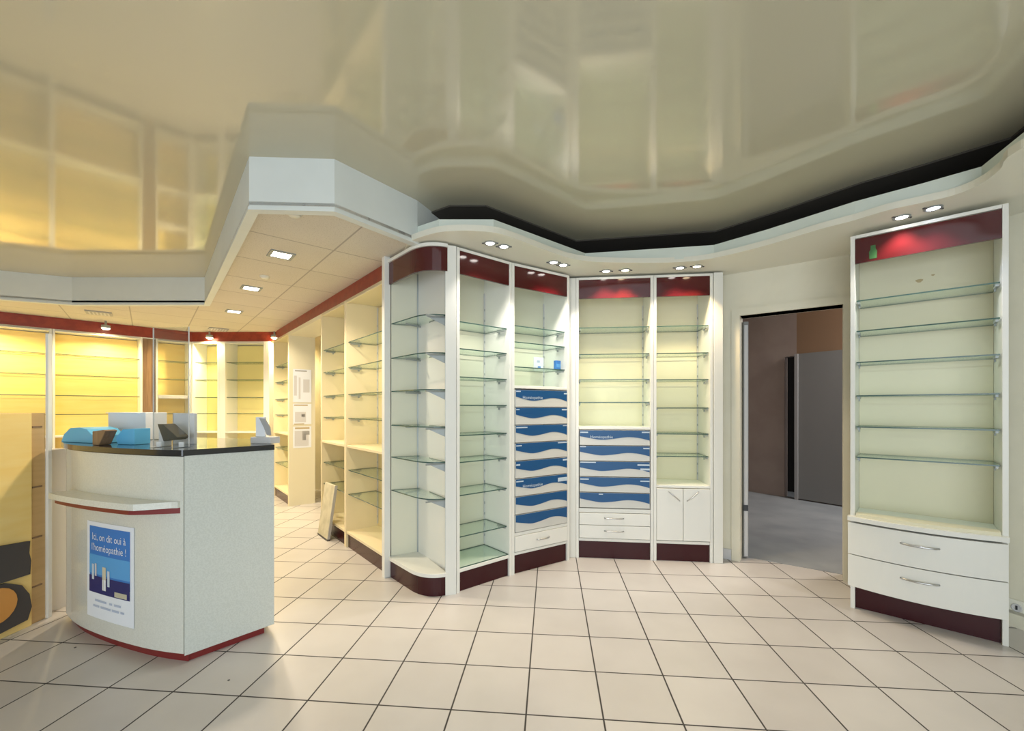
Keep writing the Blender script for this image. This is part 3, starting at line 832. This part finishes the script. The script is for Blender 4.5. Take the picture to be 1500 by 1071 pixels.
for x, y, p, lab in walls_:
    z_ = 2.40
    X, Y = at_height(x, y, z_)
    s = thing('frieze_lamp', lab, 'light', (X, Y, LOW), 0, 'small lamps by the red frieze')
    if x == 155:
        # keep it just clear of the frieze
        d = (Vector((X, Y)) - L0).dot(-LN); p = Vector((X, Y)) + (-LN) * max(0, .09 - d); s.location = (p.x, p.y, LOW)
    mb = MB(); mb.lathe([(.012, 0), (.012, -.05), (.045, -.06), (.052, -.10), (.046, -.10)], 'alu', 20, caps=False); mb.build('cup', s)
    mb = MB(); mb.lathe([(0, -.122), (.03, -.118), (.045, -.10), (.044, -.095)], 'lampwarm', 20); mb.build('bulb', s)
    spot_lamp(s, {155: 60, 307: 130, 402: 100}[x], (1, .78, .40), 2.9, .6, -.13)

# added warm beam without a fitting, out of view, brightening the yellow bay
l = bpy.data.lights.new('added_warm_beam', 'SPOT'); l.energy = 75; l.color = (1, .76, .36); l.spot_size = 2.9; l.spot_blend = .6; l.shadow_soft_size = .03
lo_ = bpy.data.objects.new('added_warm_beam', l); COL.objects.link(lo_); p_ = lw(-.15) - LN * .25; lo_.location = (p_.x, p_.y, 2.36)

# ceiling details
def at_low(x, y): return at_height(x, y, LOW)
for x, y, lab in ((145, 458, 'flat grey ceiling vent over the wide yellow bay'), (320, 482, 'flat grey ceiling vent over the far corner bay')):
    X, Y = at_low(x, y)
    s = thing('ceiling_vent', lab, 'vent', (X, Y, LOW), a_row, 'grey ceiling vents')
    mb = MB(); mb.box(-.12, .12, -.12, .12, -.014, 0, 'grey', .003); mb.build('frame', s)
    mb = MB()
    for k in range(6): mb.box(-.10, .10, -.095 + k * .034, -.08 + k * .034, -.018, -.0145, 'palegrey')
    mb.build('grille', s)
for x, y, lab in ((431, 313, 'small cream sensor on the lowered ceiling by the soffit edge'), (388, 405, 'small cream sensor on the lowered ceiling between the first two downlights')):
    X, Y = at_low(x, y)
    s = thing('ceiling_sensor', lab, 'sensor', (X, Y, LOW), a_row, 'ceiling sensors')
    mb = MB(); mb.lathe([(.035, 0), (.035, -.012), (.026, -.02), (0, -.021)], 'ivory', 20); mb.build('cap', s)
    mb = MB(); mb.lathe([(.042, 0), (.042, -.006), (.036, -.008)], 'ivory', 20, caps=False); mb.build('ring', s)

# ------------------------------------------------------------------ service counter
front = [(-2.83, 2.83), (-2.79, 2.675), (-2.67, 2.575), (-2.54, 2.495), (-2.42, 2.435), (-2.29, 2.378), (-2.17, 2.33), (-2.045, 2.285), (-1.92, 2.245), (-1.80, 2.215), (-1.69, 2.195)]
fc = catmull(front, 4)
RB = (-1.405, 2.52)
ct = thing('service_counter', 'speckled grey service counter with bowed front, bag ledge and red plinth', 'counter', (-2.15, 2.6, 0))
OX, OY = -2.15, 2.6
def cl(pts): return [(p[0] - OX, p[1] - OY) for p in pts]
bodyback = [(-1.80, 2.95), (-2.60, 3.20)]
mb = MB(); mb.prism(cl(fc + [(-1.70, 2.28), (-1.79, 2.92), (-2.60, 3.17)]), .055, 1.07, 'counterfront'); mb.build('front_panel', ct)
mb = MB(); mb.prism(cl([(-1.685, 2.195), RB, (-1.43, 2.545), (-1.705, 2.235)]), .045, 1.074, 'counter'); mb.build('end_panel', ct)
mb = MB(); mb.prism(cl([(-1.70, 2.29), (-1.45, 2.56), (-1.78, 2.92)]), .056, 1.06, 'counter'); mb.build('carcass', ct)
mb = MB(); pf = mitred(fc, .03); mb.prism(cl(pf + [(-1.695, 2.225), (-1.455, 2.505), (-1.80, 2.90), (-2.6, 3.15)]), 0, .054, 'counterred'); mb.build('plinth', ct)
mb = MB(); tf = mitred(fc[3:], -.012); mb.prism(cl([(-2.955, 2.83)] + [(-2.88, 2.725)] + tf[2:] + [(-1.685, 2.185), (-1.40, 2.515), (-1.80, 2.98), (-2.66, 3.22)]), 1.0745, 1.105, 'black'); mb.build('countertop', ct)
# bag ledge: bowed shelf with a splayed end, and red moulding below
seg = [p for p in fc if -2.60 < p[0] < -1.70]
lo_ = []
n_ = len(seg)
for k, p in enumerate(mitred(seg, -1.0)):
    t = k / (n_ - 1); dpt = .11 if t < .82 else .11 * max(.12, (1 - t) / .18)
    v = Vector(p) - Vector(seg[k]); v.normalize(); lo_.append((seg[k][0] + v.x * dpt, seg[k][1] + v.y * dpt))
mb = MB(); mb.prism(cl(seg + lo_[::-1]), .808, .840, 'counterfront'); mb.build('bag_ledge', ct)
lo2 = []
for k, p in enumerate(mitred(seg, -1.0)):
    t = k / (n_ - 1); dpt = .085 if t < .76 else .085 * max(.02, (1 - t) / .24)
    v = Vector(p) - Vector(seg[k]); v.normalize(); lo2.append((seg[k][0] + v.x * dpt, seg[k][1] + v.y * dpt))
mb = MB(); mb.prism(cl(seg + lo2[::-1]), .778, .807, 'counterred'); mb.build('ledge_moulding', ct)

# poster wrapped on the bowed front
fl = [Vector(p) for p in fc]
cum = [0]
for i in range(1, len(fl)): cum.append(cum[-1] + (fl[i] - fl[i - 1]).length)
def onfront(s, k=.003):
    for i in range(1, len(fl)):
        if s <= cum[i]:
            t = (s - cum[i - 1]) / (cum[i] - cum[i - 1]); p = fl[i - 1].lerp(fl[i], t); d = (fl[i] - fl[i - 1]).normalized()
            n = Vector((d.y, -d.x)); return p + n * k
    return fl[-1]
def s_at(px):
    u = (px - 750) / F_PX; best = None
    for k in range(400):
        s = cum[-1] * k / 400; p = onfront(s, 0); e_ = abs(p.x / p.y - u)
        if best is None or e_ < best[0]: best = (e_, s)
    return best[1]
S0, S1 = s_at(129), s_at(197)
ZP0, ZP1 = .145, .682
ps = MB()
def pm(a, z, k=.003): p = onfront(S0 + (S1 - S0) * a, k); return (p.x, p.y, ZP0 + (ZP1 - ZP0) * z)
def strip(a0, a1, z0, z1, mat, k, n=12, zf=None):
    for i in range(n):
        a, b_ = a0 + (a1 - a0) * i / n, a0 + (a1 - a0) * (i + 1) / n
        za, zb = (z0, z0) if zf is None else (zf(a), zf(b_))
        ps.face([pm(a, za, k), pm(b_, zb, k), pm(b_, z1, k), pm(a, z1, k)], mat)
strip(0, 1, 0, 1, 'paper', .003)
strip(.07, .93, .36, .955, 'paperblue', .0042)
strip(.07, .93, .46, .66, 'papersky', .0050)
strip(.07, .93, .26, .44, 'navy', .0058, zf=lambda a: .265 - .0 * a)
W_ = S1 - S0; H_ = ZP1 - ZP0
add_text(ps, 'Ici, on dit oui à', .057, 'paper', lambda x, t: pm(.5 + x / W_, .815 + t / H_, .0062), .92)
add_text(ps, "l'homéopathie !", .057, 'paper', lambda x, t: pm(.5 + x / W_, .705 + t / H_, .0062), .92)
for (a, b_, z0, z1, mt) in ((.14, .19, .40, .56, 'print'), (.21, .25, .44, .57, 'palegrey'), (.38, .46, .31, .55, 'board'), (.385, .455, .31, .42, 'paper'), (.49, .54, .36, .52, 'print'), (.64, .88, .275, .325, 'board')):
    strip(a, b_, z0, z1, mt, .0066, 3)
for a, b_, z in ((.20, .46, .175), (.52, .58, .175), (.62, .76, .175), (.16, .30, .115), (.33, .55, .115), (.58, .72, .115), (.75, .82, .115)):
    strip(a, b_, z, z + .022, 'ink', .0045, 3)   # two blurred, unreadable lines of small print
po = ps.build('poster'); tag(po, 'blue and white poster taped to the bowed front of the service counter', 'poster')

# acrylic screen standing on the counter
sc = thing('acrylic_screen', 'clear acrylic screen standing on the service counter', 'screen', (-1.878, 2.345, 1.105), math.radians(-8))
mb = MB(); mb.box(-.105, .115, -.003, .003, .004, .66, 'acrylic'); pane = mb.build('pane', sc)
for x in (-.107, .115):
    mb = MB(); mb.box(x, x + .0018, -.003, .003, .004, .66, 'acrylicedge'); mb.build('polished_edge', sc)
for x in (-.08, .06):
    mb = MB(); mb.box(x, x + .03, -.05, .05, 0, .004, 'acrylic'); mb.box(x, x + .03, -.008, -.0035, .004, .03, 'acrylicedge'); mb.build('foot', sc)

# things lying on the counter
def lump(name, label, cat, loc, prof, depth, mat, rz=0, group=None):
    mb = MB(); k = mb.mi(mat)
    lo = [mb.bm.verts.new((x, 0, z)) for x, z in prof]; hi = [mb.bm.verts.new((x, depth, z)) for x, z in prof]
    f = mb.bm.faces.new(lo); f.material_index = k; f = mb.bm.faces.new(hi[::-1]); f.material_index = k
    for i in range(len(prof)):
        j = (i + 1) % len(prof); f = mb.bm.faces.new((lo[i], hi[i], hi[j], lo[j])); f.material_index = k
    bmesh.ops.bevel(mb.bm, geom=list(mb.bm.edges), offset=.003, segments=2, profile=.5, affect='EDGES')
    o = mb.build(name, None, loc, rz)
    return tag(o, label, cat, group)
CT = 1.1055
lump('blue_wrapping', 'crumpled sky blue wrapping lying on the dark countertop', 'wrapping', (-2.87, 2.715, CT),
     [(0, 0), (.40, 0), (.40, .05), (.34, .04), (.27, .085), (.20, .095), (.10, .09), (.03, .05)], .16, 'skyblue', math.radians(-20))
lump('blue_packet', 'small sky blue packet beside the dark brown gap panel, on the countertop', 'packet', (-2.33, 2.52, CT), [(0, 0), (.13, 0), (.13, .095), (.04, .09), (-.02, .04)], .09, 'skyblue', math.radians(-14))
lump('brown_pouch', 'dark brown pouch between the blue wrapping and the blue packet', 'pouch', (-2.435, 2.475, CT), [(0, .0), (.055, 0), (.11, .085), (.09, .09), (0, .08)], .06, 'woodbrown', math.radians(-16))
bx = thing('white_box', 'open white carton standing behind the blue wrapping on the counter', 'box', (-2.62, 2.90, CT), math.radians(-14))
box1('carton', bx, -.17, .17, 0, .14, 0, .185, 'paper', .003)
mb = MB(); mb.box(-.16, .12, -.02, .0, .18, .184, 'paper'); mb.build('lid_flap', bx)
lump('dark_pouch', 'small dark pouch at the far end of the counter', 'pouch', (-2.92, 2.80, CT), [(0, 0), (.05, 0), (.055, .05), (.03, .08), (.005, .06)], .05, 'woodbrown', math.radians(-30))
tm = thing('card_terminal', 'black card terminal tilted on a white stand behind the acrylic screen', 'terminal', (-1.955, 2.43, CT), math.radians(-8))
mb = MB(); mb.box(-.045, -.01, -.02, .03, 0, .12, 'paper', .004); mb.build('stand', tm)
mb = MB()
pr = [(-.045, .125), (-.01, .125), (.085, .05), (.06, .035), (-.005, .028)]
k = mb.mi('black'); lo = [mb.bm.verts.new((x, -.028, z)) for x, z in pr]; hi = [mb.bm.verts.new((x, .05, z)) for x, z in pr]
mb.bm.faces.new(lo); mb.bm.faces.new(hi[::-1])
for i in range(5): mb.bm.faces.new((lo[i], hi[i], hi[(i + 1) % 5], lo[(i + 1) % 5]))
bmesh.ops.bevel(mb.bm, geom=list(mb.bm.edges), offset=.003, segments=2, profile=.5, affect='EDGES')
mb.build('body', tm)
fr = thing('white_folder', 'white folder standing upright behind the black card terminal', 'folder', (-2.005, 2.56, CT), math.radians(-10))
box1('cover', fr, -.03, .115, 0, .02, 0, .185, 'paper', .002)
box1('spine', fr, -.035, -.029, -.001, .021, 0, .185, 'palegrey')
tm2 = thing('display_stand', 'white display stand with a grey leaf-shaped card over the counter end', 'stand', (-1.515, 2.60, CT), math.radians(-12))
box1('base', tm2, -.065, .075, -.03, .05, 0, .04, 'palegrey', .003)
box1('board', tm2, -.055, .01, .0, .012, .04, .16, 'paper', .002)
mb = MB(); pr = [(-.02, .155), (.02, .15), (.055, .10), (.062, .05), (.035, .05), (.012, .10)]
mb.bm.faces.new([mb.bm.verts.new((x, -.012, z)) for x, z in pr]); mb.mi('grey')
r_ = bmesh.ops.extrude_face_region(mb.bm, geom=list(mb.bm.faces)); bmesh.ops.translate(mb.bm, verts=[v for v in r_['geom'] if isinstance(v, bmesh.types.BMVert)], vec=(0, .006, 0))
mb.build('leaf_card', tm2)

# ------------------------------------------------------------------ low yellow panel at the edge of the view
ypl = thing('yellow_panel', 'low yellow wood cabinet end with a white edge post, beside the counter', 'cabinet', (-2.92, 2.6, 0))
def ybox(name, y0, y1, z1, mat, x0=-.30, x1=0): return box1(name, ypl, x0, x1, y0 - 2.6, y1 - 2.6, 0, z1, mat, .002)
ybox('cabinet_end', 1.75, 2.595, 1.29, 'yellow')
t_ = ybox('tan_strip', 2.597, 2.680, 1.29, 'tan', -.30, -.012)
for z in (.22, .52, .83, 1.20):
    mb = MB(); mb.box(-.011, -.008, .005, .06, z, z + .01, 'woodbrown'); mb.build('notch', t_)
ybox('edge_post', 2.682, 2.706, 1.79, 'white', -.014, .004)
ybox('grey_return', 2.71, 2.86, 1.05, 'palegrey', -.30, -.055)
# dark round-backed bag hanging low on it
bg = thing('dark_bag', 'dark grey bag with an orange tan disc against the low yellow cabinet end', 'bag', (-2.919, 2.5, .0))
mb = MB(); k = mb.mi('darkgrey')
def slab(mb, pts, x0, x1, mat):
    k = mb.mi(mat); lo = [mb.bm.verts.new((x0, y, z)) for y, z in pts]; hi = [mb.bm.verts.new((x1, y, z)) for y, z in pts]
    for f in (lo, hi[::-1]): q = mb.bm.faces.new(f); q.material_index = k
    for i in range(len(pts)): j = (i + 1) % len(pts); q = mb.bm.faces.new((lo[i], hi[i], hi[j], lo[j])); q.material_index = k
slab(mb, [(-.30, .33), (.07, .32), (.075, .40), (.065, .45), (.07, .52), (-.30, .56)], .0, .018, 'darkgrey'); mb.build('top_flap', bg)
mb = MB(); slab(mb, [(-.30, .02), (.06, .05), (.082, .12), (.07, .20), (.03, .27), (-.05, .315), (-.30, .318)], .0, .014, 'darkgrey'); mb.build('pouch', bg)
mb = MB(); slab(mb, [(-.04 + .10 * math.cos(a) - .06, .20 + .10 * math.sin(a)) for a in [2 * PI * k / 20 for k in range(20)]], .0145, .022, 'orange'); mb.build('disc', bg)

# blue box and pale bottle on the eight-drawer bay's third glass shelf
def local(t, x, y, z):
    r = Matrix.Rotation(t.rotation_euler.z, 3, 'Z'); v = r @ Vector((x, y, 0)); return (t.location.x + v.x, t.location.y + v.y, z)
bb = thing('blue_carton', 'small blue medicine carton on the third glass shelf above the eight blue drawers', 'box', local(u2, w2 - .075, .06, 1.6555), u2.rotation_euler.z)
box1('carton', bb, -.028, .028, 0, .03, 0, .078, 'paperblue', .002)
mb = MB(); mb.box(-.02, .02, -.0012, -.0005, .018, .05, 'papersky'); mb.build('label_panel', bb)
pb_ = thing('pale_card', 'pale card with small blue print behind the blue medicine carton', 'card', local(u2, w2 - .13, .27, 1.6555), u2.rotation_euler.z)
box1('sheet', pb_, -.055, .055, 0, .004, 0, .125, 'paper')
mb = MB(); mb.box(-.02, .012, -.0012, -.0004, .075, .095, 'ink'); mb.box(-.01, .022, -.0012, -.0004, .03, .042, 'paperblue'); mb.build('print', pb_)

# chips of grit on the floor
for x, y in ((110, 949), (335, 997)):
    X, Y = at_floor(x, y)
    mb = MB(); mb.lathe([(.004, 0), (.006, .002), (.003, .004)], 'grit', 7)
    o = mb.build('grit_chip', None, (X, Y, 0)); tag(o, 'tiny dark chip of grit on the beige tiles by the counter', 'debris', 'grit chips on the floor')

# ------------------------------------------------------------------ shop front behind the camera: window openings and daylight
wallseg('wall_rear', (3.45, -2.6), (2.9, -2.6), 0, CEIL, 'wall')
wallseg('wall_rear', (-7.2, -2.6), (-8.0, -2.6), 0, CEIL, 'wall')
mb = MB(); mb.box(-7.2, 2.9, -2.68, -2.6, 2.45, CEIL, 'wall'); struct(mb, 'wall_rear_top')
for k, x in enumerate((-7.2, -4.7, -2.2, .3, 2.8)):
    mb = MB(); mb.box(x, x + .09, -2.7, -2.58, 0, 2.45, 'grey'); struct(mb, 'window_%d' % (k + 1))

def area(name, loc, rot, sx, sy, e, col):
    l = bpy.data.lights.new(name, 'AREA'); l.shape = 'RECTANGLE'; l.size = sx; l.size_y = sy; l.energy = e; l.color = col
    o = bpy.data.objects.new(name, l); COL.objects.link(o); o.location = loc; o.rotation_euler = rot; return o
area('shopfront_daylight', (-.3, -2.55, 1.25), (PI / 2, 0, 0), 4.4, 2.3, 105, (.84, .93, 1))
area('shopfront_daylight', (-5.0, -2.55, 1.25), (PI / 2, 0, 0), 4.0, 2.3, 8, (.88, .95, 1))
# added fill light inside the far room, brightening its walls and floor
area('storeroom_fill', (5.2, 4.3, 2.6), (math.radians(25), math.radians(30), 0), 1.0, 1.0, 80, (1, .97, .95))

w = bpy.data.worlds.new('world'); SC.world = w; w.use_nodes = True
bgn = w.node_tree.nodes['Background']; bgn.inputs[0].default_value = (.86, .93, 1, 1); bgn.inputs[1].default_value = 0.5

SC.view_settings.view_transform = 'Standard'
SC.view_settings.look = 'None'
SC.view_settings.gamma = 1
SC.view_settings.exposure = 0.25
SC.view_settings.use_curve_mapping = False
SC.cycles.max_bounces = 10
SC.cycles.transparent_max_bounces = 24
SC.cycles.diffuse_bounces = 5
SC.cycles.glossy_bounces = 4
SC.cycles.sample_clamp_indirect = 6
SC.cycles.use_denoising = True
